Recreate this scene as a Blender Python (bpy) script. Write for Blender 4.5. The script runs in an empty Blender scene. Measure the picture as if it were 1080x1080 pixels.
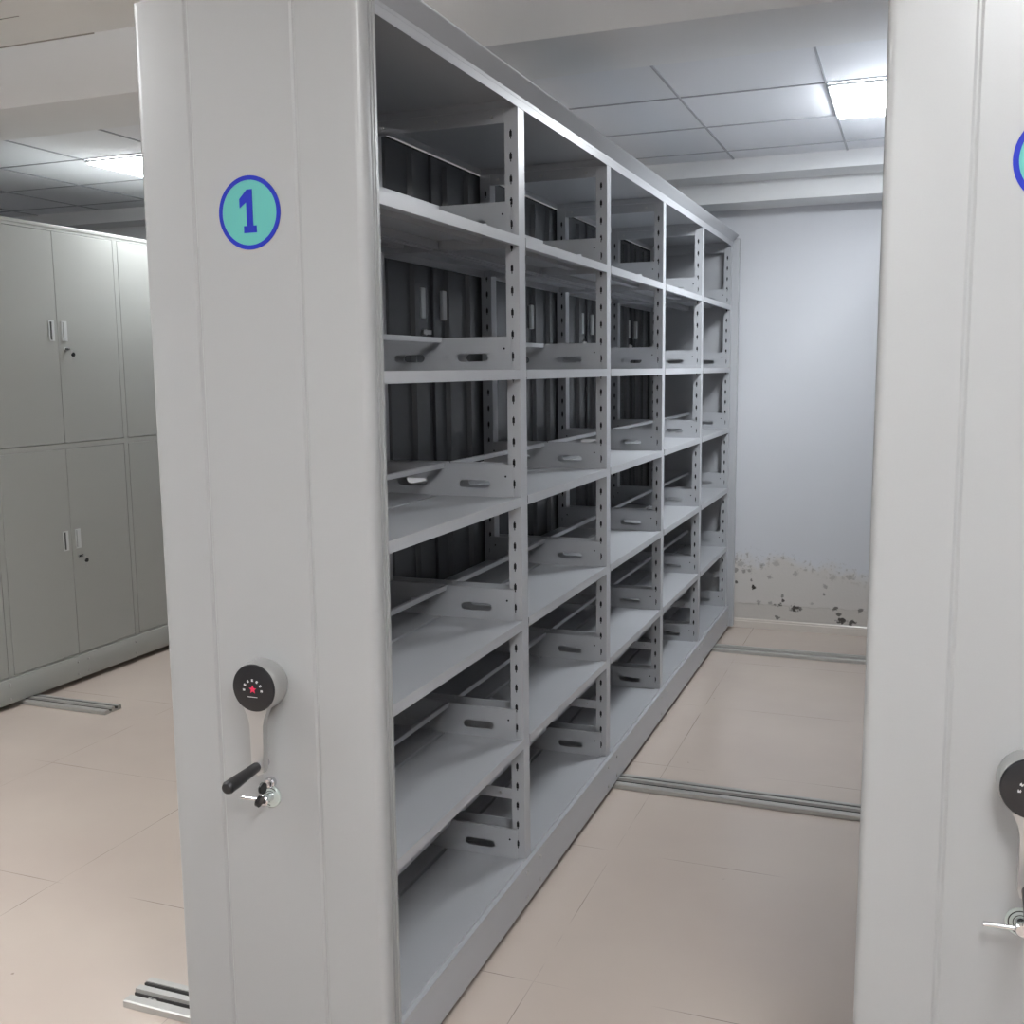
import bpy, bmesh, math
from mathutils import Vector, Matrix
PI = math.pi
sc = bpy.context.scene
COL = sc.collection

# ------------------------------------------------------------------ camera
def make_camera():
    F, yaw, pitch, roll = 1106.811, 0.366, -0.134, -0.011
    cd = bpy.data.cameras.new('camera'); cam = bpy.data.objects.new('camera', cd); COL.objects.link(cam)
    f = Vector((-math.sin(yaw)*math.cos(pitch), math.cos(yaw)*math.cos(pitch), math.sin(pitch)))
    r = Vector((math.cos(yaw), math.sin(yaw), 0)); u = r.cross(f)
    r2 = math.cos(roll)*r + math.sin(roll)*u; u2 = -math.sin(roll)*r + math.cos(roll)*u
    m = Matrix((r2, u2, -f)).transposed().to_4x4(); m.translation = Vector((1.047, -1.964, 1.625))
    cam.matrix_world = m
    cd.sensor_width = 36; cd.sensor_height = 36; cd.lens = F/1080*36; cd.clip_start = .02; cd.clip_end = 60
    sc.camera = cam
make_camera()
sc.view_settings.view_transform = 'Standard'; sc.view_settings.look = 'None'
sc.view_settings.gamma = 1; sc.view_settings.use_curve_mapping = False
sc.view_settings.exposure = 0.0
w = bpy.data.worlds.new('world'); sc.world = w; w.use_nodes = True
w.node_tree.nodes['Background'].inputs[0].default_value = (.78, .85, 1, 1)
w.node_tree.nodes['Background'].inputs[1].default_value = .10
LIGHT_STRENGTH = 60.0
NEAR_STRENGTH = 44.0
CABINET_LIGHT = 28.0

# ------------------------------------------------------------------ materials
def s2l(c): return tuple(((v/255)/12.92 if v/255 <= .04045 else ((v/255+.055)/1.055)**2.4) for v in c)
def mat(name, rgb, rough=.5, metal=0, noise=0, bump=0, scale=60, coat=0, spec=.5, emit=0, ecol=None):
    m = bpy.data.materials.new(name); m.use_nodes = True; nt = m.node_tree; b = nt.nodes['Principled BSDF']
    c = s2l(rgb); b.inputs['Base Color'].default_value = (*c, 1)
    b.inputs['Roughness'].default_value = rough; b.inputs['Metallic'].default_value = metal
    b.inputs['Specular IOR Level'].default_value = spec
    b.inputs['Coat Weight'].default_value = coat
    if emit:
        b.inputs['Emission Color'].default_value = (*(ecol or (1, 1, 1)), 1); b.inputs['Emission Strength'].default_value = emit
    if noise or bump:
        tc = nt.nodes.new('ShaderNodeTexCoord'); n = nt.nodes.new('ShaderNodeTexNoise')
        n.inputs['Scale'].default_value = scale; n.inputs['Detail'].default_value = 3
        nt.links.new(tc.outputs['Object'], n.inputs['Vector'])
        if noise:
            mx = nt.nodes.new('ShaderNodeMix'); mx.data_type = 'RGBA'
            mx.inputs['A'].default_value = (*[v*(1-noise) for v in c], 1); mx.inputs['B'].default_value = (*[min(1, v*(1+noise)) for v in c], 1)
            nt.links.new(n.outputs['Fac'], mx.inputs['Factor']); nt.links.new(mx.outputs['Result'], b.inputs['Base Color'])
        if bump:
            bp = nt.nodes.new('ShaderNodeBump'); bp.inputs['Strength'].default_value = bump; bp.inputs['Distance'].default_value = .001
            nt.links.new(n.outputs['Fac'], bp.inputs['Height']); nt.links.new(bp.outputs['Normal'], b.inputs['Normal'])
    return m
M = {}
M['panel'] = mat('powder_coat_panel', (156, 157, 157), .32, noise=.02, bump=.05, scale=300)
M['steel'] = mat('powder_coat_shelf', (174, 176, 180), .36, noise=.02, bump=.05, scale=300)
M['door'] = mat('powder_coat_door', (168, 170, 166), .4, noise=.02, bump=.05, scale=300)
M['inner'] = mat('shaded_door_inside', (84, 86, 89), .27, noise=.02, bump=.05, scale=300)  # door paint darkened: shade of the unlit interior put into the colour
M['groove_shade'] = mat('painted_groove_shade', (62, 61, 59), .7)  # dark tone painting the shade in the rail grooves
M['gap'] = mat('dark_gap', (18, 18, 20), .8)
M['black'] = mat('black_plastic', (22, 22, 24), .38, noise=.1)
M['hubface'] = mat('black_disc', (24, 24, 27), .28)
M['chrome'] = mat('chrome', (215, 215, 218), .12, 1)
M['satin'] = mat('satin_chrome', (188, 188, 187), .3, .75)
M['rail'] = mat('galvanised_rail', (178, 176, 172), .4, .35, noise=.08, scale=40)
M['ring'] = mat('blue_print', (20, 36, 150), .5, spec=.2)
M['teal'] = mat('teal_print', (84, 160, 152), .5, spec=.3)
M['red'] = mat('red_print', (214, 40, 84), .4)
M['white_print'] = mat('white_print', (225, 225, 225), .4)
M['hframe'] = mat('handle_plastic', (205, 208, 208), .35)
M['recess'] = mat('handle_recess', (95, 96, 94), .5)
M['ceil'] = mat('ceiling_board', (236, 238, 242), .85, noise=.02, bump=.1, scale=200)
M['paint_ceiling'] = mat('ceiling_paint', (238, 237, 234), .85, noise=.015, scale=8)
M['beam'] = mat('beam_paint', (234, 235, 236), .85, noise=.015, scale=8)
M['grid'] = mat('ceiling_grid_metal', (172, 174, 180), .5)
M['crack'] = mat('crack_filler', (150, 147, 140), .9)
M['wallpaint'] = mat('plain_wall_paint', (226, 227, 230), .75, noise=.015, scale=5)
M['skirt'] = mat('skirting_tile', (214, 206, 198), .25, noise=.02)
M['diff'] = mat('lamp_diffuser', (255, 255, 255), .5, emit=LIGHT_STRENGTH, ecol=(.93, .97, 1))
M['diff_added'] = mat('added_light_diffuser', (255, 255, 255), .5, emit=NEAR_STRENGTH, ecol=(.96, .98, 1))
M['diff_cab'] = mat('lamp_diffuser_cabinets', (255, 255, 255), .5, emit=CABINET_LIGHT, ecol=(.94, .97, 1))
M['plate'] = mat('engraved_lock_plate', (196, 206, 202), .3, .6)

def floor_material():
    m = bpy.data.materials.new('porcelain_floor_tile'); m.use_nodes = True; nt = m.node_tree; b = nt.nodes['Principled BSDF']; L = nt.links.new
    tc = nt.nodes.new('ShaderNodeTexCoord')
    n = nt.nodes.new('ShaderNodeTexNoise'); n.inputs['Scale'].default_value = 1.6; n.inputs['Detail'].default_value = 4
    L(tc.outputs['Object'], n.inputs['Vector'])
    cr = nt.nodes.new('ShaderNodeValToRGB'); cr.color_ramp.elements[0].position = .3; cr.color_ramp.elements[1].position = .7
    cr.color_ramp.elements[0].color = (*s2l((196, 182, 172)), 1); cr.color_ramp.elements[1].color = (*s2l((204, 191, 180)), 1)
    L(n.outputs['Fac'], cr.inputs['Fac'])
    mp = nt.nodes.new('ShaderNodeMapping'); mp.inputs['Location'].default_value = (-.15, -.5, 0)
    L(tc.outputs['Object'], mp.inputs['Vector'])
    br = nt.nodes.new('ShaderNodeTexBrick'); br.offset = 0; br.squash = 1
    br.inputs['Scale'].default_value = 1; br.inputs['Brick Width'].default_value = .82; br.inputs['Row Height'].default_value = .82
    br.inputs['Mortar Size'].default_value = .0016; br.inputs['Mortar Smooth'].default_value = .3
    br.inputs['Color1'].default_value = (0, 0, 0, 1); br.inputs['Color2'].default_value = (0, 0, 0, 1); br.inputs['Mortar'].default_value = (1, 1, 1, 1)
    L(mp.outputs['Vector'], br.inputs['Vector'])
    mx = nt.nodes.new('ShaderNodeMix'); mx.data_type = 'RGBA'; mx.inputs['B'].default_value = (*s2l((146, 134, 126)), 1)
    n2 = nt.nodes.new('ShaderNodeTexNoise'); n2.inputs['Scale'].default_value = 3; L(tc.outputs['Object'], n2.inputs['Vector'])
    mr = nt.nodes.new('ShaderNodeMapRange'); mr.inputs['From Min'].default_value = .42; mr.inputs['From Max'].default_value = .62; L(n2.outputs['Fac'], mr.inputs['Value'])
    mu = nt.nodes.new('ShaderNodeMath'); mu.operation = 'MULTIPLY'; L(br.outputs['Color'], mu.inputs[0]); L(mr.outputs['Result'], mu.inputs[1])
    L(mu.outputs[0], mx.inputs['Factor']); L(cr.outputs['Color'], mx.inputs['A'])
    # a few dark specks of dirt
    v = nt.nodes.new('ShaderNodeTexVoronoi'); v.inputs['Scale'].default_value = 5; v.inputs['Randomness'].default_value = 1; L(tc.outputs['Object'], v.inputs['Vector'])
    n3 = nt.nodes.new('ShaderNodeTexNoise'); n3.inputs['Scale'].default_value = 90; L(tc.outputs['Object'], n3.inputs['Vector'])
    ad = nt.nodes.new('ShaderNodeMath'); ad.operation = 'MULTIPLY_ADD'; ad.inputs[1].default_value = .05; L(n3.outputs['Fac'], ad.inputs[0]); L(v.outputs['Distance'], ad.inputs[2])
    lt = nt.nodes.new('ShaderNodeMapRange'); lt.inputs['From Min'].default_value = .036; lt.inputs['From Max'].default_value = .052
    lt.inputs['To Min'].default_value = .6; lt.inputs['To Max'].default_value = 0; L(ad.outputs[0], lt.inputs['Value'])
    mx2 = nt.nodes.new('ShaderNodeMix'); mx2.data_type = 'RGBA'; mx2.inputs['B'].default_value = (*s2l((110, 98, 92)), 1)
    L(mx.outputs['Result'], mx2.inputs['A']); L(lt.outputs['Result'], mx2.inputs['Factor'])
    L(mx2.outputs['Result'], b.inputs['Base Color'])
    b.inputs['Roughness'].default_value = .15; b.inputs['Specular IOR Level'].default_value = .5
    return m
M['floor'] = floor_material()

def mouldy_wall_material():
    m = bpy.data.materials.new('damp_stained_wall_paint'); m.use_nodes = True; nt = m.node_tree; b = nt.nodes['Principled BSDF']; L = nt.links.new
    N = nt.nodes.new
    def math_(op, a, c, clamp=False):
        x = N('ShaderNodeMath'); x.operation = op; x.use_clamp = clamp
        for i, v in enumerate((a, c)):
            if v is None: continue
            if isinstance(v, (int, float)): x.inputs[i].default_value = v
            else: L(v, x.inputs[i])
        return x.outputs[0]
    tc = N('ShaderNodeTexCoord'); sep = N('ShaderNodeSeparateXYZ'); L(tc.outputs['Object'], sep.inputs[0])
    x, z = sep.outputs['X'], sep.outputs['Z']
    n = N('ShaderNodeTexNoise'); n.inputs['Scale'].default_value = 6; n.inputs['Detail'].default_value = 5; L(tc.outputs['Object'], n.inputs['Vector'])
    nf = N('ShaderNodeTexNoise'); nf.inputs['Scale'].default_value = 45; nf.inputs['Detail'].default_value = 4; L(tc.outputs['Object'], nf.inputs['Vector'])
    # tide line: stained below about .36-.44 m
    edge = math_('SUBTRACT', math_('ADD', math_('SUBTRACT', math_('MULTIPLY', n.outputs['Fac'], .24), math_('MULTIPLY', x, .11)), .375), z)
    edge = math_('ADD', edge, math_('MULTIPLY', math_('SUBTRACT', nf.outputs['Fac'], .5), .06))
    st = math_('MULTIPLY', edge, 14, True)
    base = N('ShaderNodeMix'); base.data_type = 'RGBA'
    base.inputs['A'].default_value = (*s2l((212, 214, 219)), 1); base.inputs['B'].default_value = (*s2l((210, 206, 202)), 1); L(st, base.inputs['Factor'])
    # darker band at the tide line broken up by noise
    band = math_('SUBTRACT', 1, math_('MULTIPLY', math_('ABSOLUTE', math_('SUBTRACT', edge, .05), None), 14), True)
    sp = N('ShaderNodeMapRange'); sp.inputs['From Min'].default_value = .55; sp.inputs['From Max'].default_value = .68; L(nf.outputs['Fac'], sp.inputs['Value'])
    xb = N('ShaderNodeMapRange'); xb.inputs['From Min'].default_value = 0.0; xb.inputs['From Max'].default_value = .9; xb.inputs['To Min'].default_value = 1.; xb.inputs['To Max'].default_value = .55; L(x, xb.inputs['Value'])
    f2 = math_('MULTIPLY', math_('MULTIPLY', math_('MULTIPLY', band, sp.outputs[0]), .75), xb.outputs[0])
    c2 = N('ShaderNodeMix'); c2.data_type = 'RGBA'; L(base.outputs['Result'], c2.inputs['A']); c2.inputs['B'].default_value = (*s2l((118, 116, 104)), 1); L(f2, c2.inputs['Factor'])
    # bare render below the peeled paint edge at about .15 m
    nw = N('ShaderNodeTexNoise'); nw.inputs['Scale'].default_value = 14; L(tc.outputs['Object'], nw.inputs['Vector'])
    pe = math_('SUBTRACT', math_('ADD', .14, math_('MULTIPLY', nw.outputs['Fac'], .035)), z)
    pl = math_('MULTIPLY', pe, 200, True)
    c3 = N('ShaderNodeMix'); c3.data_type = 'RGBA'; L(c2.outputs['Result'], c3.inputs['A']); c3.inputs['B'].default_value = (*s2l((190, 184, 176)), 1); L(math_('MULTIPLY', pl, .4), c3.inputs['Factor'])
    # individual mould spots
    spots = [(.143, .258, .020, 1), (.13, .30, .015, .7), (.395, .142, .040, .95), (.43, .145, .02, .7), (.678, .085, .045, .95), (.739, .075, .026, .9), (.66, .12, .02, .8),
             (.325, .185, .014, .9), (.305, .158, .018, .8), (.275, .158, .014, .7), (.25, .165, .02, .4), (.637, .153, .020, .8), (.785, .150, .024, .7), (.292, .074, .022, .7), (.18, .163, .018, .4),
             (.32, .215, .013, .6), (.57, .24, .013, .6), (.575, .29, .02, .4), (.036, .285, .012, .8), (.0, .30, .012, .7), (.082, .357, .022, .5), (.025, .43, .02, .35),
             (.06, .40, .035, .3), (.12, .36, .02, .45), (.19, .40, .02, .4), (.24, .33, .025, .4), (.72, .36, .035, .3), (.03, .36, .02, .5), (.28, .42, .03, .25), (.4, .36, .025, .3), (.62, .35, .03, .25), (.5, .18, .016, .3)]
    out = c3.outputs['Result']; acc = None
    for sx, sz, r, a in spots:
        dx = math_('SUBTRACT', x, sx); dz = math_('SUBTRACT', z, sz)
        if r > .03: dz = math_('MULTIPLY', dz, 1.4)
        d = math_('SQRT', math_('ADD', math_('MULTIPLY', dx, dx), math_('MULTIPLY', dz, dz)), None)
        d = math_('ADD', d, math_('MULTIPLY', math_('SUBTRACT', nf.outputs['Fac'], .5), r*2.6))
        q = math_('MULTIPLY', math_('SUBTRACT', r*.75, d), 3.0/r, True)
        q = math_('MULTIPLY', q, a)
        acc = q if acc is None else math_('MAXIMUM', acc, q)
    c4 = N('ShaderNodeMix'); c4.data_type = 'RGBA'; L(out, c4.inputs['A']); c4.inputs['B'].default_value = (*s2l((58, 54, 50)), 1); L(acc, c4.inputs['Factor'])
    L(c4.outputs['Result'], b.inputs['Base Color']); b.inputs['Roughness'].default_value = .8
    bp = N('ShaderNodeBump'); bp.inputs['Strength'].default_value = .5; bp.inputs['Distance'].default_value = .004
    L(math_('SUBTRACT', math_('MULTIPLY', math_('MULTIPLY', st, nf.outputs['Fac']), .6), pl), bp.inputs['Height']); L(bp.outputs['Normal'], b.inputs['Normal'])
    return m
M['mould'] = mouldy_wall_material()

# ------------------------------------------------------------------ mesh helpers
class MB:
    def __init__(s): s.bm = bmesh.new(); s.slots = []
    def mi(s, m):
        if m not in s.slots: s.slots.append(m)
        return s.slots.index(m)
    def box(s, x0, x1, y0, y1, z0, z1, m='steel', bevel=0, seg=2):
        vs = [s.bm.verts.new((x, y, z)) for x in (x0, x1) for y in (y0, y1) for z in (z0, z1)]
        fs = []
        for q in ((0, 1, 3, 2), (4, 6, 7, 5), (0, 4, 5, 1), (2, 3, 7, 6), (0, 2, 6, 4), (1, 5, 7, 3)):
            f = s.bm.faces.new([vs[i] for i in q]); f.material_index = s.mi(m); fs.append(f)
        if bevel:
            es = list({e for f in fs for e in f.edges})
            r = bmesh.ops.bevel(s.bm, geom=es, offset=bevel, segments=seg, affect='EDGES', profile=.5)
            for f in r['faces']: f.material_index = s.mi(m); f.smooth = True
        return s
    def prism(s, pts, axis, a, b, m='steel', smooth=False):
        """extrude 2-D outline pts along axis from a to b; pts are the other two coordinates in xyz order"""
        def P(p, t):
            if axis == 'x': return (t, p[0], p[1])
            if axis == 'y': return (p[0], t, p[1])
            return (p[0], p[1], t)
        A = [s.bm.verts.new(P(p, a)) for p in pts]; B = [s.bm.verts.new(P(p, b)) for p in pts]; k = s.mi(m); n = len(pts)
        for i in range(n):
            f = s.bm.faces.new((A[i], A[(i+1) % n], B[(i+1) % n], B[i])); f.material_index = k; f.smooth = smooth
        for L in (A, B):
            f = s.bm.faces.new(L); f.material_index = k
        return s
    def cone(s, p0, p1, r0, r1, m='steel', n=24, rings=None):
        """lathe between p0 and p1; rings = [(t, r), ...]"""
        p0 = Vector(p0); p1 = Vector(p1); d = (p1-p0); ax = d.normalized()
        u = ax.orthogonal().normalized(); v = ax.cross(u); k = s.mi(m)
        rings = rings or [(0, r0), (1, r1)]; R = []
        for t, r in rings:
            c = p0+d*t; R.append([s.bm.verts.new(c+(u*math.cos(2*PI*i/n)+v*math.sin(2*PI*i/n))*r) for i in range(n)])
        for a, b in zip(R, R[1:]):
            for i in range(n):
                f = s.bm.faces.new((a[i], a[(i+1) % n], b[(i+1) % n], b[i])); f.material_index = k; f.smooth = True
        for L in (R[0], R[-1]):
            f = s.bm.faces.new(L); f.material_index = k
        return s
    def build(s, name, parent=None, sharp=True):
        bmesh.ops.recalc_face_normals(s.bm, faces=s.bm.faces)
        me = bpy.data.meshes.new(name); s.bm.to_mesh(me); s.bm.free()
        for m in s.slots: me.materials.append(M[m])
        if sharp:
            try: me.set_sharp_from_angle(angle=math.radians(27))
            except Exception: pass
        o = bpy.data.objects.new(name, me); COL.objects.link(o)
        if parent: o.parent = parent
        return o
def tag(o, label, cat, group=None):
    o['label'] = label; o['category'] = cat
    if group: o['group'] = group
    return o
def thing(name, label, cat, loc=(0, 0, 0), group=None):
    o = bpy.data.objects.new(name, None); COL.objects.link(o); o.location = loc; o.empty_display_size = .1
    return tag(o, label, cat, group)
def struct(o): o['kind'] = 'structure'; return o
def kids(o): return [c for c in bpy.data.objects if c.parent == o]
def copy_part(o, parent, off=(0, 0, 0), mirror_x=False):
    c = o.copy(); COL.objects.link(c); c.parent = parent
    c.location = Vector(o.location)+Vector(off)
    for g in kids(o):
        d = g.copy(); COL.objects.link(d); d.parent = c
    return c

# ------------------------------------------------------------------ room
XL, XR, YN, YF = -5.2, 3.6, -5.0, 4.62
ZH, ZB, ZC = 2.972, 2.728, 2.77       # near ceiling, beam soffit, far tile ceiling
YB0, YB1, YT = 1.544, 1.999, 4.08     # beam front/back, end of the tiles
struct(MB().box(XL, XR, YN, YF, -.1, 0, 'floor').build('floor'))
struct(MB().box(XL, XR, YF, YF+.12, 0, 3.1, 'mould').build('wall_far'))
struct(MB().box(XL-.12, XL, YN, YF+.12, 0, 3.1, 'wallpaint').build('wall_left'))
struct(MB().box(XR, XR+.12, YN, YF+.12, 0, 3.1, 'wallpaint').build('wall_right'))
struct(MB().box(XL-.12, XR+.12, YN-.12, YN, 0, 3.1, 'wallpaint').build('wall_near'))
c = MB()
c.box(XL, XR, YN, YB0, ZH, ZH+.1, 'paint_ceiling')
c.box(XL, XR, YB1, YT, ZC, ZC+.1, 'ceil')
struct(c.build('ceiling'))
b = MB(); b.box(XL, XR, YB0, YB1, ZB, ZH+.1, 'beam', .004); struct(b.build('trim_1'))
s = MB(); s.prism([(YT, 2.682), (4.32, 2.682), (4.32, 2.57), (YF, 2.57), (YF, 2.87), (YT, 2.87)], 'x', XL, XR, 'beam'); struct(s.build('trim_2'))
# hairline joints left open on the near ceiling
j = MB(); j.box(XL, -2.05, YB0-.003, YB0-.0005, ZH-.005, ZH+.001, 'crack'); struct(j.build('trim_3'))
j = MB(); j.box(XL, -2.17, 1.279, 1.283, ZH-.0015, ZH+.001, 'crack'); struct(j.build('trim_4'))
# exposed ceiling grid
g = MB(); w = .0045
for y in (2.055, 2.655, 3.255, 3.855):
    g.box(XL, XR, y-w, y+w, ZC-.004, ZC+.001, 'grid')
for x in [.062+.6*i for i in range(-3, 6)] + [-2.0, -2.58, -3.16, -3.74, -4.32, -4.9]:
    g.box(x-w, x+w, YB1, YT, ZC-.005, ZC+.001, 'grid')
struct(g.build('trim_5'))
bb = MB(); bb.prism([(YF-.014, 0), (YF-.014, .040), (YF-.010, .043), (YF-.010, .05), (YF-.005, .057), (YF, .057), (YF, 0)], 'x', XL, XR, 'skirt'); struct(bb.build('baseboard_far'))
for nm, a in (('baseboard_left', (XL, XL+.012, YN, YF-.015)), ('baseboard_right', (XR-.012, XR, YN, YF-.015)), ('baseboard_near', (XL+.012, XR-.012, YN, YN+.012))):
    struct(MB().box(*a, 0, .06, 'skirt').build(nm))

# ceiling lights
def ceiling_light(x, y, z, sx, sy, label, m):
    t = thing('ceiling_light', label, 'ceiling light', (x, y, z), 'square ceiling lights')
    f = MB(); e = .012
    f.box(-sx/2, sx/2, -sy/2, -sy/2+e, -.016, -.0055, 'hframe'); f.box(-sx/2, sx/2, sy/2-e, sy/2, -.016, -.0055, 'hframe')
    f.box(-sx/2, -sx/2+e, -sy/2+e, sy/2-e, -.016, -.0055, 'hframe'); f.box(sx/2-e, sx/2, -sy/2+e, sy/2-e, -.016, -.0055, 'hframe')
    f.build('frame', t)
    MB().box(-sx/2+e, sx/2-e, -sy/2+e, sy/2-e, -.024, -.0055, m).build('diffuser', t)
ceiling_light(.962, 2.955, ZC, .588, .588, 'square flush light panel in the tiled ceiling over the aisle', 'diff')
ceiling_light(-2.87, 2.955, ZC, .568, .588, 'square flush light panel in the ceiling by the grey lockable cabinets', 'diff_cab')

def added_light_panel(x, y, label):  # unseen panels added to lift the brightness, glowing up as well as down
    t = thing('added_light_panel', label, 'added light', (x, y, ZH), 'added unseen light panels in the near part of the room')
    f = MB(); f.box(-.30, .30, -.30, -.29, -.235, -.205, 'hframe'); f.box(-.30, .30, .29, .30, -.235, -.205, 'hframe')
    f.box(-.30, -.29, -.29, .29, -.235, -.205, 'hframe'); f.box(.29, .30, -.29, .29, -.235, -.205, 'hframe'); f.build('frame', t)
    MB().box(-.289, .289, -.289, .289, -.232, -.208, 'diff_added').build('diffuser', t)
    r0 = None
    for sx in (-1, 1):
        for sy in (-1, 1):
            if r0 is None: r0 = MB().cone((0, 0, -.206), (0, 0, 0), .003, .003, 'satin', 8).build('rod', t); q = r0
            else: q = copy_part(r0, t)
            q.location = (sx*.295, sy*.295, 0)
added_light_panel(1.45, -1.55, 'added unseen square light panel above the camera before the right unit')
added_light_panel(.2, -3.9, 'added unseen square light panel at the back of the room behind the camera')
added_light_panel(-2.1, -.9, 'added unseen square light panel over the free floor in front of the grey cabinets')

# ------------------------------------------------------------------ rails
def rail(x0, x1, y, label, group):
    P = [(0, .001), (0, .017), (.004, .020), (.028, .020), (.030, .008), (.044, .008), (.047, .026), (.066, .026), (.069, .008), (.086, .008), (.089, .022), (.108, .022), (.111, .018), (.112, .001)]
    t = thing('floor_rail', label, 'rail', (x0, y, 0), group)
    r = MB(); r.prism([(p-.056, z) for p, z in P], 'x', 0, x1-x0, 'rail')
    r.build('track', t)
    g = MB(); g.box(.0, x1-x0, .0255, .0318, .0085, .0205, 'groove_shade'); q = g.build('shade_strip', t); q['label'] = 'painted shade in the rear groove'
    g = MB(); g.box(.0, x1-x0, -.0135, -.0105, .0085, .0165, 'groove_shade'); q = g.build('shade_strip', t); q['label'] = 'painted shade in the front groove'
    n = int((x1-x0)/.5); proto = None
    for i in range(n+1):
        xx = .06+i*(x1-x0-.12)/max(1, n)
        if proto is None:
            s = MB(); s.box(-.012, .012, -.026, -.0145, .0081, .0135, 'rail'); s.cone((0, -.020, .0135), (0, -.020, .016), .004, .003, 'chrome', 10)
            proto = s.build('fixing_clip', t); proto.location = (xx, 0, 0)
        else: copy_part(proto, t, (xx-.06, 0, 0))
rail(-.81, 2.5, .085, 'short end of grey double floor rail left of the numbered end panel', 'rails under the open shelves')
rail(-.81, 2.5, 1.895, 'grey double floor rail crossing the middle of the aisle floor', 'rails under the open shelves')
rail(-.81, 2.5, 4.02, 'grey double floor rail crossing the aisle nearest the mouldy wall', 'rails under the open shelves')
rail(-4.9, -2.54, 1.945, 'grey floor rail end sticking out under the lockable cabinets', 'rails under the cabinets')
rail(-4.9, -2.54, 4.02, 'far floor rail under the lockable cabinets near the far wall', 'rails under the cabinets')

# ------------------------------------------------------------------ mobile shelving unit
TIERS = [1.997, 1.627, 1.263, .898, .536, .163]
BAY = .9; NB = 5; XB = -.49
ZTOP = 2.365; ZCAN = 2.408

def rounded_panel(x0, x1, y0, y1, r, grooves=(), n=6, side_grooves=True):
    """cross-section (front = y0) with rounded front corners and V grooves"""
    pts = []
    pts.append((x0, y1))
    for i in range(n+1):
        a = PI + i/n*PI/2; pts.append((x0+r+r*math.cos(a), y0+r+r*math.sin(a)))
    for gx in grooves:
        pts += [(gx-.006, y0), (gx-.0015, y0+.0028), (gx+.0015, y0+.0028), (gx+.006, y0)]
    for i in range(n+1):
        a = 1.5*PI + i/n*PI/2; pts.append((x1-r+r*math.cos(a), y0+r+r*math.sin(a)))
    if side_grooves:
        for gy in (y1-.026, y1-.014):
            pts += [(x1, gy-.004), (x1-.007, gy-.0025), (x1-.007, gy+.0025), (x1, gy+.004)]
    pts.append((x1, y1))
    return pts

def number_badge(t, cx, z, y, digit):
    """round teal sticker with a blue ring"""
    bd = MB(); R = .0735; r = .0645; n = 64; k = bd.mi('teal'); k2 = bd.mi('ring')
    bd.cone((cx, y, z), (cx, y-.0008, z), r, r, 'teal', n)
    for rr in ((r, R),):
        V = [[bd.bm.verts.new((cx+q*math.cos(2*PI*i/n), yy, z+q*math.sin(2*PI*i/n))) for i in range(n)] for q, yy in ((rr[0], y-.0012), (rr[1], y-.0012), (rr[1], y))]
        for A, B in ((V[0], V[1]), (V[1], V[2])):
            for i in range(n):
                f = bd.bm.faces.new((A[i], A[(i+1) % n], B[(i+1) % n], B[i])); f.material_index = k2
    o = bd.build('number_badge', t); o['label'] = 'round teal number sticker with a blue ring'
    if digit:
        # slab-serif italic-looking figure 1
        P = [(-.014, -.040), (.0165, -.040), (.0165, -.026), (.0085, -.026), (.0085, .046), (-.004, .046), (-.0225, .028), (-.0225, .010), (-.0065, .021), (-.0065, -.026), (-.014, -.026)]
        d = MB(); d.prism([(cx+px, z+pz) for px, pz in P], 'y', y-.0018, y-.0006, 'ring')
        q = d.build('number', o); q['label'] = 'blue figure 1'

def crank(t, cx, y, z):
    """folding crank handle: chrome cup with a black disc, arm, black grip"""
    h = MB()
    h.cone((cx, y, z), (cx, y-.05, z), 0, 0, 'satin', 48, rings=[(0, .050), (.15, .0535), (.8, .0545), (.95, .0535), (1, .052)])
    root = h.build('crank_handle', t); root['label'] = 'satin chrome crank with black disc'
    f = MB(); f.cone((cx, y-.0495, z), (cx, y-.056, z), 0, 0, 'hubface', 48, rings=[(0, .0515), (.5, .0515), (.9, .050), (1, .048)]); f.build('disc_cover', root)
    p = MB(); yy0, yy1 = y-.0568, y-.0561
    st = []
    for i in range(10):
        a = PI/2+i*PI/5; q = .0095 if i % 2 == 0 else .0042; st.append((cx+q*math.cos(a), z-.002+q*math.sin(a)))
    p.prism(st, 'y', yy0, yy1, 'red')
    for i in range(7):
        a = math.radians(180-i*30); ux, uz = math.cos(a), math.sin(a); c0 = Vector((cx+.022*ux, z-.004+.022*uz))
        tx, tz = -uz, ux
        for dr, dt, lr, lt in ((0, 0, .0028, .0007), (.0016, 0, .0006, .0024), (-.0016, 0, .0006, .0024), (0, .0017, .0024, .0005)):
            q = []
            for sa, sb in ((-1, -1), (1, -1), (1, 1), (-1, 1)):
                rr = dr+sa*lr; tt = dt+sb*lt; q.append((c0.x+rr*ux+tt*tx, c0.y+rr*uz+tt*tz))
            p.prism(q, 'y', yy0+.0001*0, yy1, 'white_print')
    p.box(cx-.013, cx+.011, yy0, yy1, z-.019, z-.018, 'white_print')
    p.build('disc_print', root)
    a = MB()
    # tapering arm
    za, zb = z-.045, z-.187
    O = [(cx-.030, za), (cx-.020, za-.022), (cx-.0165, za-.04), (cx-.0155, zb+.01), (cx-.012, zb-.002), (cx, zb-.007), (cx+.012, zb-.002), (cx+.0155, zb+.01), (cx+.0165, za-.04), (cx+.020, za-.022), (cx+.030, za)]
    a.prism(O, 'y', y-.050, y-.034, 'satin')
    a.cone((cx, y-.020, zb+.014), (cx, y-.056, zb+.014), .010, .009, 'chrome', 20)
    a.build('crank_arm', root)
    gr = MB(); gr.cone((cx, y-.052, zb+.014), (cx, y-.164, zb+.006), 0, 0, 'black', 24,
                       rings=[(0, .009), (.04, .011), (.35, .012), (.75, .0142), (.93, .0142), (.98, .011), (1, .006)])
    q = gr.build('grip', root); q['label'] = 'black plastic grip'

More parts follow.
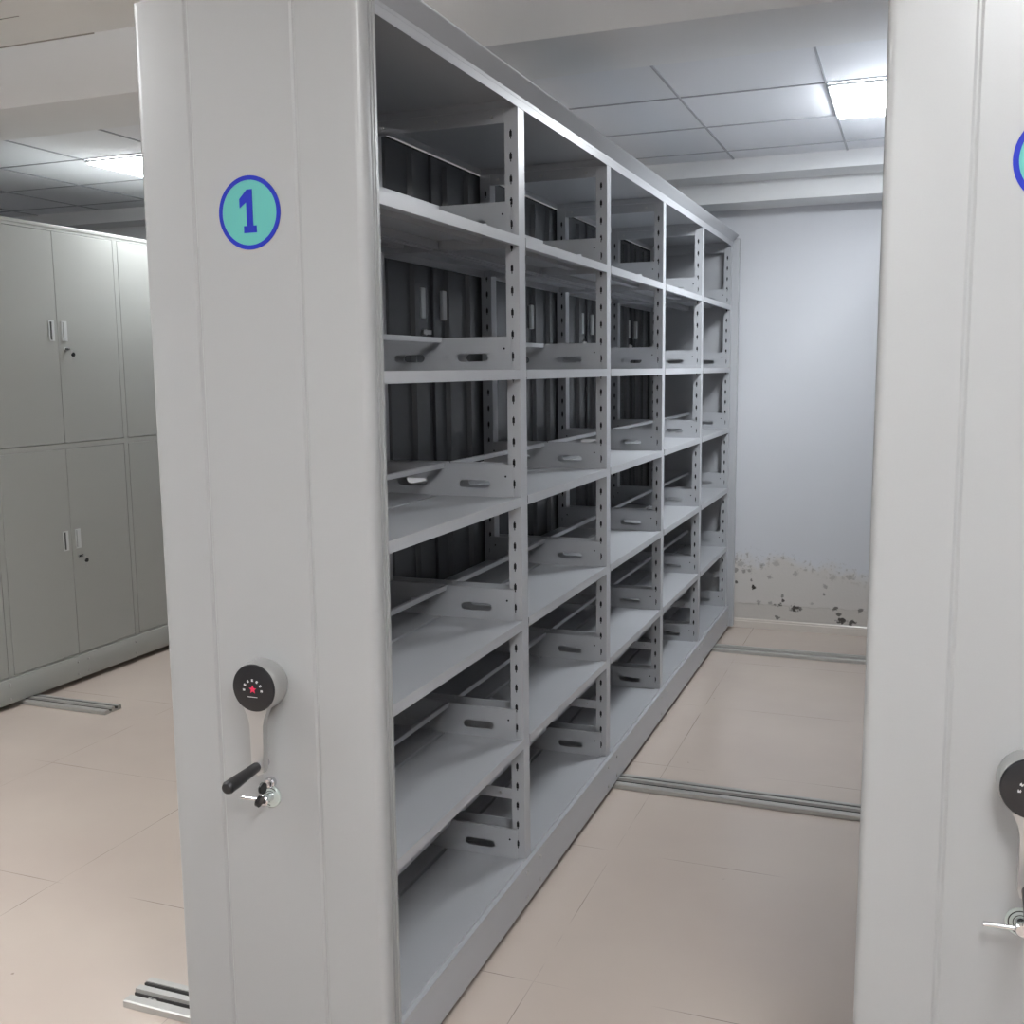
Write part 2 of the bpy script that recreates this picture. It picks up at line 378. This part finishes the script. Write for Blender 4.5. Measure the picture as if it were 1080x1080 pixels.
def lock_set(t, cx, y, z, key):
    l = MB()
    l.cone((cx, y, z), (cx, y-.004, z), 0, 0, 'plate', 32, rings=[(0, .025), (.7, .025), (1, .0235)])
    for q, qq in ((.019, .021), (.012, .0135)):
        n = 32; V = [[l.bm.verts.new((cx+r*math.cos(2*PI*i/n), y-.0043, z+r*math.sin(2*PI*i/n))) for i in range(n)] for r in (q, qq)]
        k = l.mi('black')
        for i in range(4, 24):
            f = l.bm.faces.new((V[0][i], V[0][i+1], V[1][i+1], V[1][i])); f.material_index = k
    root = l.build('brake_lock', t); root['label'] = 'chrome brake lock'
    h = MB()
    h.cone((cx, y-.004, z), (cx, y-.034, z), 0, 0, 'chrome', 24, rings=[(0, .010), (.3, .008), (.6, .010), (.9, .0125), (1, .010)])
    h.cone((cx, y-.026, z), (cx-.060, y-.026, z-.001), 0, 0, 'chrome', 14, rings=[(0, .0045), (.9, .0045), (1, .0035)])
    h.build('brake_lever', root)
    k = MB()
    if key:
        k.cone((cx+.004, y, z+.034), (cx+.004, y-.016, z+.034), 0, 0, 'chrome', 20, rings=[(0, .0115), (.6, .0115), (.7, .0085), (1, .0085)])
        k.build('key_cylinder', root)
        e = MB(); e.box(cx+.003, cx+.005, y-.030, y-.016, z+.0295, z+.0385, 'chrome')
        e.cone((cx+.001, y-.036, z+.032), (cx+.007, y-.036, z+.032), .0125, .0125, 'black', 18)
        e.cone((cx+.004, y-.040, z+.022), (cx+.001, y-.042, z+.014), .0022, .0022, 'chrome', 8)
        e.cone((cx-.004, y-.044, z+.006), (cx+.003, y-.044, z+.004), .0125, .0125, 'black', 18)
        q = e.build('key', root); q['label'] = 'black-headed keys hanging in the cylinder'

def post_mb(y0, y1, front):
    """hollow slotted upright; front = the aisle side"""
    p = MB(); t = .0016
    xa, xb = (-.042, -.002) if front else (XB, XB+.040)
    xf = xb if front else xa
    z0, z1 = .157, 2.342
    p.box(min(xf, xf-t if front else xf+t), max(xf, xf-t if front else xf+t), y0, y1, z0, z1, 'steel')
    ix0, ix1 = (xa, xb-t) if front else (xa+t, xb)
    # inner (slot) side plates with rows of keyhole slots
    cx = (xa+xb)/2 + (-.002 if front else .002); hw = .0042
    zs = [.205+.0608*k for k in range(35)]
    for yy in (y0, y1-t):
        p.box(ix0, cx-hw, yy, yy+t, z0, z1, 'steel'); p.box(cx+hw, ix1, yy, yy+t, z0, z1, 'steel')
        last = z0
        for zc in zs:
            p.box(cx-hw, cx+hw, yy, yy+t, last, zc-.013, 'steel'); last = zc+.013
            p.box(cx-hw, cx-.0018, yy, yy+t, zc-.013, zc-.006, 'steel'); p.box(cx+.0018, cx+hw, yy, yy+t, zc-.013, zc-.006, 'steel')
            p.box(cx-hw, cx-.0022, yy, yy+t, zc+.009, zc+.013, 'steel'); p.box(cx+.0022, cx+hw, yy, yy+t, zc+.009, zc+.013, 'steel')
        p.box(cx-hw, cx+hw, yy, yy+t, last, z1, 'steel')
    # inner closing plate, dark core box painting the shade inside the hollow section
    xi = xa if front else xb-t
    p.box(xi, xi+t, y0+t, y1-t, z0, z1, 'steel')
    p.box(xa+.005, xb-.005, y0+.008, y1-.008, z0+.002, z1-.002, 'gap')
    return p

def bracket_mb(sgn, y, th=.0014):
    """slotted end bracket: trapezoid with an oval hand hole, local shelf top z = 0, x from shelf front (0) inward (negative)"""
    p = MB()
    # outline (x, z) and oval; build as strips around the hole
    X0, XT, XBm, H = -.022, -.236, -.300, .092
    ox0, ox1, oz, orr = -.191, -.093, .036, .0115
    outer = [(X0, -.004), (X0, H), (XT, H), (XBm, -.004)]
    n = 10; oval = []
    for i in range(n+1):
        a = -PI/2+i*PI/n; oval.append((ox1-orr+orr*math.cos(a), oz+orr*math.sin(a)))
    for i in range(n+1):
        a = PI/2+i*PI/n; oval.append((ox0+orr+orr*math.cos(a), oz+orr*math.sin(a)))
    # face with hole via triangle fill
    bm = p.bm; k = p.mi('steel')
    def loop(P, yy): return [bm.verts.new((px*1, yy, pz)) for px, pz in P]
    rings = []
    for yy in (y, y+th):
        O = loop(outer, yy); V = loop(oval, yy); rings.append((O, V))
        es = [bm.edges.new((L[i], L[(i+1) % len(L)])) for L in (O, V) for i in range(len(L))]
        r = bmesh.ops.triangle_fill(bm, use_beauty=True, use_dissolve=False, edges=es)
        for f in r['geom']:
            if isinstance(f, bmesh.types.BMFace): f.material_index = k
    for q in (0, 1):
        A, B = rings[0][q], rings[1][q]
        for i in range(len(A)):
            f = bm.faces.new((A[i], A[(i+1) % len(A)], B[(i+1) % len(B)], B[i])); f.material_index = k
    # pressed rim round the hand hole, folded top edge, rivets
    p.cone((-.045, y, .060), (-.045, y-.001, .060), .003, .003, 'gap', 10)
    p.box(XT, X0, y, y+.006, H, H+.0012, 'steel')
    if sgn < 0:
        for v in bm.verts: v.co.x = -.49-v.co.x
    return p

YS0, YS1 = .003, .847   # shelf extent inside a bay
def shelf_mb(front):
    s = MB(); x0, x1 = (-.250, -.0005) if front else (-.4795, -.262)
    e = .0012
    s.box(x0, x1, YS0, YS1, -e, 0, 'steel')
    for xx, d in ((x1, -1), (x0, 1)):
        lo, hi = sorted((xx, xx+d*e)); s.box(lo, hi, YS0, YS1, -.026, -e, 'steel')
        lo, hi = sorted((xx, xx+d*.014)); s.box(lo, hi, YS0, YS1, -.0272, -.026, 'steel')
    for yy, d in ((YS0, 1), (YS1, -1)):
        lo, hi = sorted((yy, yy+d*.0012)); s.box(x0+.004, x1-.004, lo, hi, -.024, -e, 'steel')
    # stiffening channel below the middle
    xm = (x0+x1)/2; s.box(xm-.018, xm+.018, YS0+.01, YS1-.01, -.016, -e, 'steel')
    return s

def build_shelving(t, with_doors=True, visible=True):
    # proto shelves
    fs = shelf_mb(True).build('shelf', t)
    bracket_mb(1, YS1-.010).build('end_bracket', fs); bracket_mb(1, YS0+.002).build('end_bracket', fs)
    st = MB(); st.box(-.250, -.238, YS0+.004, YS1-.006, .080, .0945, 'steel', .001, 1); st.build('stop_bar', fs)
    rs = shelf_mb(False).build('shelf', t)
    bracket_mb(-1, YS1-.0025+.001).build('end_bracket', rs); bracket_mb(-1, YS0+.005).build('end_bracket', rs)
    for proto in (fs, rs):
        first = True
        for bay in range(NB):
            for z in TIERS:
                if first: proto.location = (0, 0, z); first = False; continue
                c = copy_part(proto, t); c.location = (0, bay*BAY, z)
    # posts
    for front in (True, False):
        po = post_mb(-.05, 0, front).build('post', t)
        for i in range(1, NB+1): c = copy_part(po, t, (0, i*BAY, 0))
    # ties between front and rear posts
    for z0, z1 in ((2.304, 2.341), (.345, .378)):
        tm = MB(); tm.box(XB+.041, -.043, -.048, -.0466, z0, z1, 'steel'); tm.box(XB+.041, -.043, -.0466, -.036, z0, z0+.0014, 'steel')
        for xx in (-.08, -.25, -.42): tm.cone((xx, -.0479, (z0+z1)/2), (xx, -.051, (z0+z1)/2), .005, .004, 'satin', 10)
        tie = tm.build('frame_tie', t)
        for i in range(1, NB+1): copy_part(tie, t, (0, i*BAY, 0))
    # top board and canopy
    Y0, Y1 = -.05, NB*BAY
    tb = MB(); tb.box(XB, -.0005, Y0, Y1, ZTOP-.0015, ZTOP, 'steel')
    tb.box(-.0035, -.001, Y0, Y1, 2.3425, ZTOP-.0015, 'steel'); tb.box(XB+.001, XB+.0035, Y0, Y1, 2.3425, ZTOP-.0015, 'steel')
    for i in range(NB+1): tb.box(XB+.004, -.004, i*BAY-.05, i*BAY, 2.3425, 2.363, 'steel')
    tb.build('top_board', t)
    cn = MB()
    cx0, cx1 = XB-.03, .034
    cn.prism([(-.001, ZTOP+.0002), (-.001, ZTOP+.008), (cx1-.001, ZCAN-.003), (cx1, ZCAN), (cx1-.002, ZCAN+.001), (cx0+.002, ZCAN+.001), (cx0, ZCAN), (cx0+.001, ZCAN-.003), (XB+.001, ZTOP+.008), (XB+.001, ZTOP+.0002)], 'y', Y0, Y1, 'steel')
    cn.build('canopy', t)
    # base
    bs = MB()
    x0, x1 = XB-.012, .012; z0, z1 = .030, .1365
    bs.box(x1-.002, x1, Y0, Y1, z0, .156, 'steel'); bs.box(x0, x0+.002, Y0, Y1, z0, .156, 'steel')
    bs.box(x1-.014, x1-.002, Y0, Y1, .1535, .1555, 'steel'); bs.box(x0+.002, x0+.014, Y0, Y1, .1535, .1555, 'steel')
    bs.box(x1-.03, x1-.002, Y0, Y1, z0, z0+.002, 'steel'); bs.box(x0+.002, x0+.03, Y0, Y1, z0, z0+.002, 'steel')
    for i in range(NB+1): bs.box(x0+.002, x1-.002, i*BAY-.05, i*BAY-.04, z0+.002, .13, 'steel')
    bs.build('base', t)
    bo = MB(); bo.cone((x1, 0, 0), (x1+.004, 0, 0), 0, 0, 'satin', 10, rings=[(0, .0065), (.6, .006), (1, .003)])
    bo = bo.build('base_screw', t); first = True
    for i in range(1, NB+1):
        for dy in (-.07, .05):
            for z in (.052, .128):
                q = bo if first else copy_part(bo, t); first = False; q.location = (0, i*BAY+dy, z)

def doors_mb(y0, y1, z0, z1, hinge):
    """door leaf with outer face at x = -.5035 (outer) and its stiffeners inside"""
    d = MB(); xo = XB-.011
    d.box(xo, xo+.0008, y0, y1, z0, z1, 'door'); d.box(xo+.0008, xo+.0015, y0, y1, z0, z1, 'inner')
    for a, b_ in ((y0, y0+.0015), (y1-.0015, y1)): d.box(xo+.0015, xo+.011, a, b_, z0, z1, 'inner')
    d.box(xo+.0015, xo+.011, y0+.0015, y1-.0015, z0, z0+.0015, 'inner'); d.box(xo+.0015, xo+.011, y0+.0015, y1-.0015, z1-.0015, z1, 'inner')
    return d

def rear_doors(t):
    for bay in range(NB):
        a, b_ = bay*BAY-.02, (bay+1)*BAY-.03; mid = (a+b_)/2
        for z0, z1, hz in ((1.282, 2.338, 1.80), (.162, 1.245, .72)):
            for s, (p, q) in ((-1, (a, mid-.001)), (1, (mid+.001, b_))):
                d = doors_mb(p, q, z0, z1, s).build('door', t)
                r = MB()
                wd = q-p
                for f, hw in ((.28, .028), (.70, .028)):
                    c = p+wd*f if s < 0 else q-wd*f
                    # hat-section stiffener
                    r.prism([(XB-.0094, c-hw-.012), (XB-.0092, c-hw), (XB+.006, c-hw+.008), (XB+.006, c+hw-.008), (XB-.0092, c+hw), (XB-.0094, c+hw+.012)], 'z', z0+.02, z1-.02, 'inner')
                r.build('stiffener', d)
                hy = mid+s*.085
                h = MB(); h.box(XB-.0094, XB+.004, hy-.015, hy+.015, hz, hz+.10, 'hframe', .002, 1); h.box(XB-.0122, XB-.011, hy-.016, hy+.016, hz-.002, hz+.102, 'hframe')
                h.build('handle', d)
                if s < 0:
                    l = MB(); l.cone((XB-.0094, hy+.012, hz-.045), (XB+.006, hy+.012, hz-.045), .010, .010, 'satin', 14); l.box(XB+.006, XB+.0075, hy-.012, hy+.05, hz-.052, hz-.038, 'satin')
                    l.build('lock', d)

# near unit ("1")
unit = thing('mobile_shelving_unit', 'long grey open mobile shelving unit with a number 1 badge on its end panel', 'shelving unit', (0, 0, 0), 'mobile storage units')
build_shelving(unit)
rear_doors(unit)
PX0, PX1, PY0, PY1 = -.505, .034, -.100, -.040
e = MB(); e.prism(rounded_panel(PX0, PX1, PY0, PY1, .021, (-.367, -.117)), 'z', .028, 2.386, 'panel'); ep = e.build('end_panel', unit)
e = MB(); e.prism(rounded_panel(-.520, .036, 0, .045, .008, (), side_grooves=False), 'z', .028, 2.39, 'steel'); e2 = e.build('end_panel', unit); e2.location = (0, NB*BAY+.0005, 0)
number_badge(unit, -.232, 1.949, PY0-.0002, True)
crank(unit, -.237, PY0, .965)
lock_set(unit, -.241, PY0, .705, True)

# right unit: only its end panel faces the camera
ru = thing('mobile_shelving_unit', 'grey mobile shelving unit cut off by the right edge of the photo', 'shelving unit', (1.491, 0, 0), 'mobile storage units')
e = MB(); e.prism(rounded_panel(PX0-.002, PX1-.03, PY0, PY1, .016, (-.371, -.121), side_grooves=False), 'z', .028, 2.42, 'panel'); e.build('end_panel', ru)
number_badge(ru, -.242, 1.942, PY0-.0002, False)
crank(ru, -.240, PY0, .945)
lock_set(ru, -.243, PY0, .690, False)
def plain(name, boxes, m='steel'):
    q = MB()
    for bx in boxes: q.box(*bx, m)
    return q.build(name, ru)
plain('base', [(-.502, .0, PY1+.001, 4.5, .03, .156)], 'panel')
plain('canopy', [(-.516, .016, PY1+.001, 4.5, 2.367, 2.42)])
for z in TIERS[:-1]:
    plain('shelf', [(-.488, -.005, PY1+.001, 4.5, z-.026, z)])
po = plain('post', [(-.4885, -.4515, 0, .05, .1565, 2.3665)]); po.location = (0, .85, 0)
for i in range(2, 6): copy_part(po, ru).location = (0, i*BAY-.05, 0)
po = plain('post', [(-.0435, -.0045, 0, .05, .1565, 2.3665)]); po.location = (0, .85, 0)
for i in range(2, 6): copy_part(po, ru).location = (0, i*BAY-.05, 0)

# ------------------------------------------------------------------ lockable cabinet run on the left
CX = -3.05; CD = .52
cab = thing('mobile_storage_cabinet', 'long grey steel storage cabinet with paired upper and lower lockable doors at left', 'cabinet', (CX, 0, 0), 'mobile storage units')
cb = MB()
CY0, CY1 = -.02, 4.53
cb.box(-CD, -.004, CY0, CY1, 2.348, 2.362, 'door')
cb.box(-CD, -.001, CY0, CY1, 2.362, 2.380, 'door', .002, 1)
cb.box(-CD, -.004, CY0, CY1, .150, .158, 'door'); cb.box(-CD, -CD+.003, CY0, CY1, .158, 2.348, 'door')
cb.box(-CD+.003, -.002, CY0, CY1, 1.249, 1.276, 'door')
for i in range(6):
    y = .03+i*BAY
    cb.box(-CD+.003, -.002, y-.014, y+.018, .158, 1.249, 'door'); cb.box(-CD+.003, -.002, y-.014, y+.018, 1.276, 2.348, 'door')
cb.build('body', cab)
bs = MB(); bs.box(-CD-.004, .004, CY0, CY1, .028, .149, 'door', .003)
bs.build('base', cab)
bo = MB(); bo.cone((.004, 0, 0), (.008, 0, 0), 0, 0, 'satin', 10, rings=[(0, .0065), (.6, .006), (1, .003)])
bo = bo.build('base_screw', cab); bo.location = (0, 1.81, .128)
for i in range(1, 4):
    for dy, zz in ((.435, (.118, .052)), (.51, (.118, .052)), (.88, (.118, .052))):
        for z in zz: copy_part(bo, cab).location = (0, .03+i*BAY+dy, z)
def cab_door(p, q, z0, z1, s, hz, mid):
    d = MB(); d.box(-.020, -.001, p, q, z0, z1, 'door', .0015, 1); o = d.build('door', cab)
    hy = mid+s*.043
    h = MB()
    w_, hh = .017, .051; zc = hz+.05
    h.box(-.0009, .0006, hy-w_+.004, hy+w_-.004, zc-hh+.004, zc+hh-.004, 'recess')
    h.box(-.0009, .004, hy-w_, hy-w_+.005, zc-hh, zc+hh, 'hframe'); h.box(-.0009, .004, hy+w_-.005, hy+w_, zc-hh, zc+hh, 'hframe')
    h.box(-.0009, .004, hy-w_+.005, hy+w_-.005, zc-hh, zc-hh+.005, 'hframe'); h.box(-.0009, .004, hy-w_+.005, hy+w_-.005, zc+hh-.005, zc+hh, 'hframe')
    if s > 0: h.box(.0006, .005, hy-w_+.011, hy+w_-.005, zc-hh+.005, zc+hh-.005, 'hframe')
    else: h.box(.0006, .003, hy+.003, hy+w_-.005, zc-hh+.005, zc+hh-.005, 'hframe')
    q_ = h.build('handle', o); q_['label'] = 'pale recessed pull'
    if s > 0:
        l = MB(); ly, lz = mid+.045, hz-.042
        l.cone((-.0009, ly, lz), (.010, ly, lz), .011, .010, 'satin', 16)
        l.box(.010, .030, ly-.001, ly+.001, lz-.004, lz+.004, 'satin')
        l.box(.010, .018, ly-.014, ly+.014, lz-.004, lz+.007, 'black', .002, 1)
        q_ = l.build('lock', o)
        k = MB(); k.cone((.024, ly+.022, lz-.026), (.030, ly+.022, lz-.026), .011, .011, 'black', 14); k.box(.026, .0275, ly+.008, ly+.020, lz-.024, lz-.004, 'satin')
        k.box(.026, .0275, ly+.019, ly+.025, lz-.060, lz-.037, 'satin')
        k.build('key', o)
for i in range(5):
    a, b_ = .03+i*BAY+.021, .03+(i+1)*BAY-.017; mid = (a+b_)/2
    for z0, z1, hz in ((1.279, 2.345, 1.80), (.161, 1.246, .722)):
        cab_door(a, mid-.0012, z0, z1, -1, hz, mid); cab_door(mid+.0012, b_, z0, z1, 1, hz, mid)
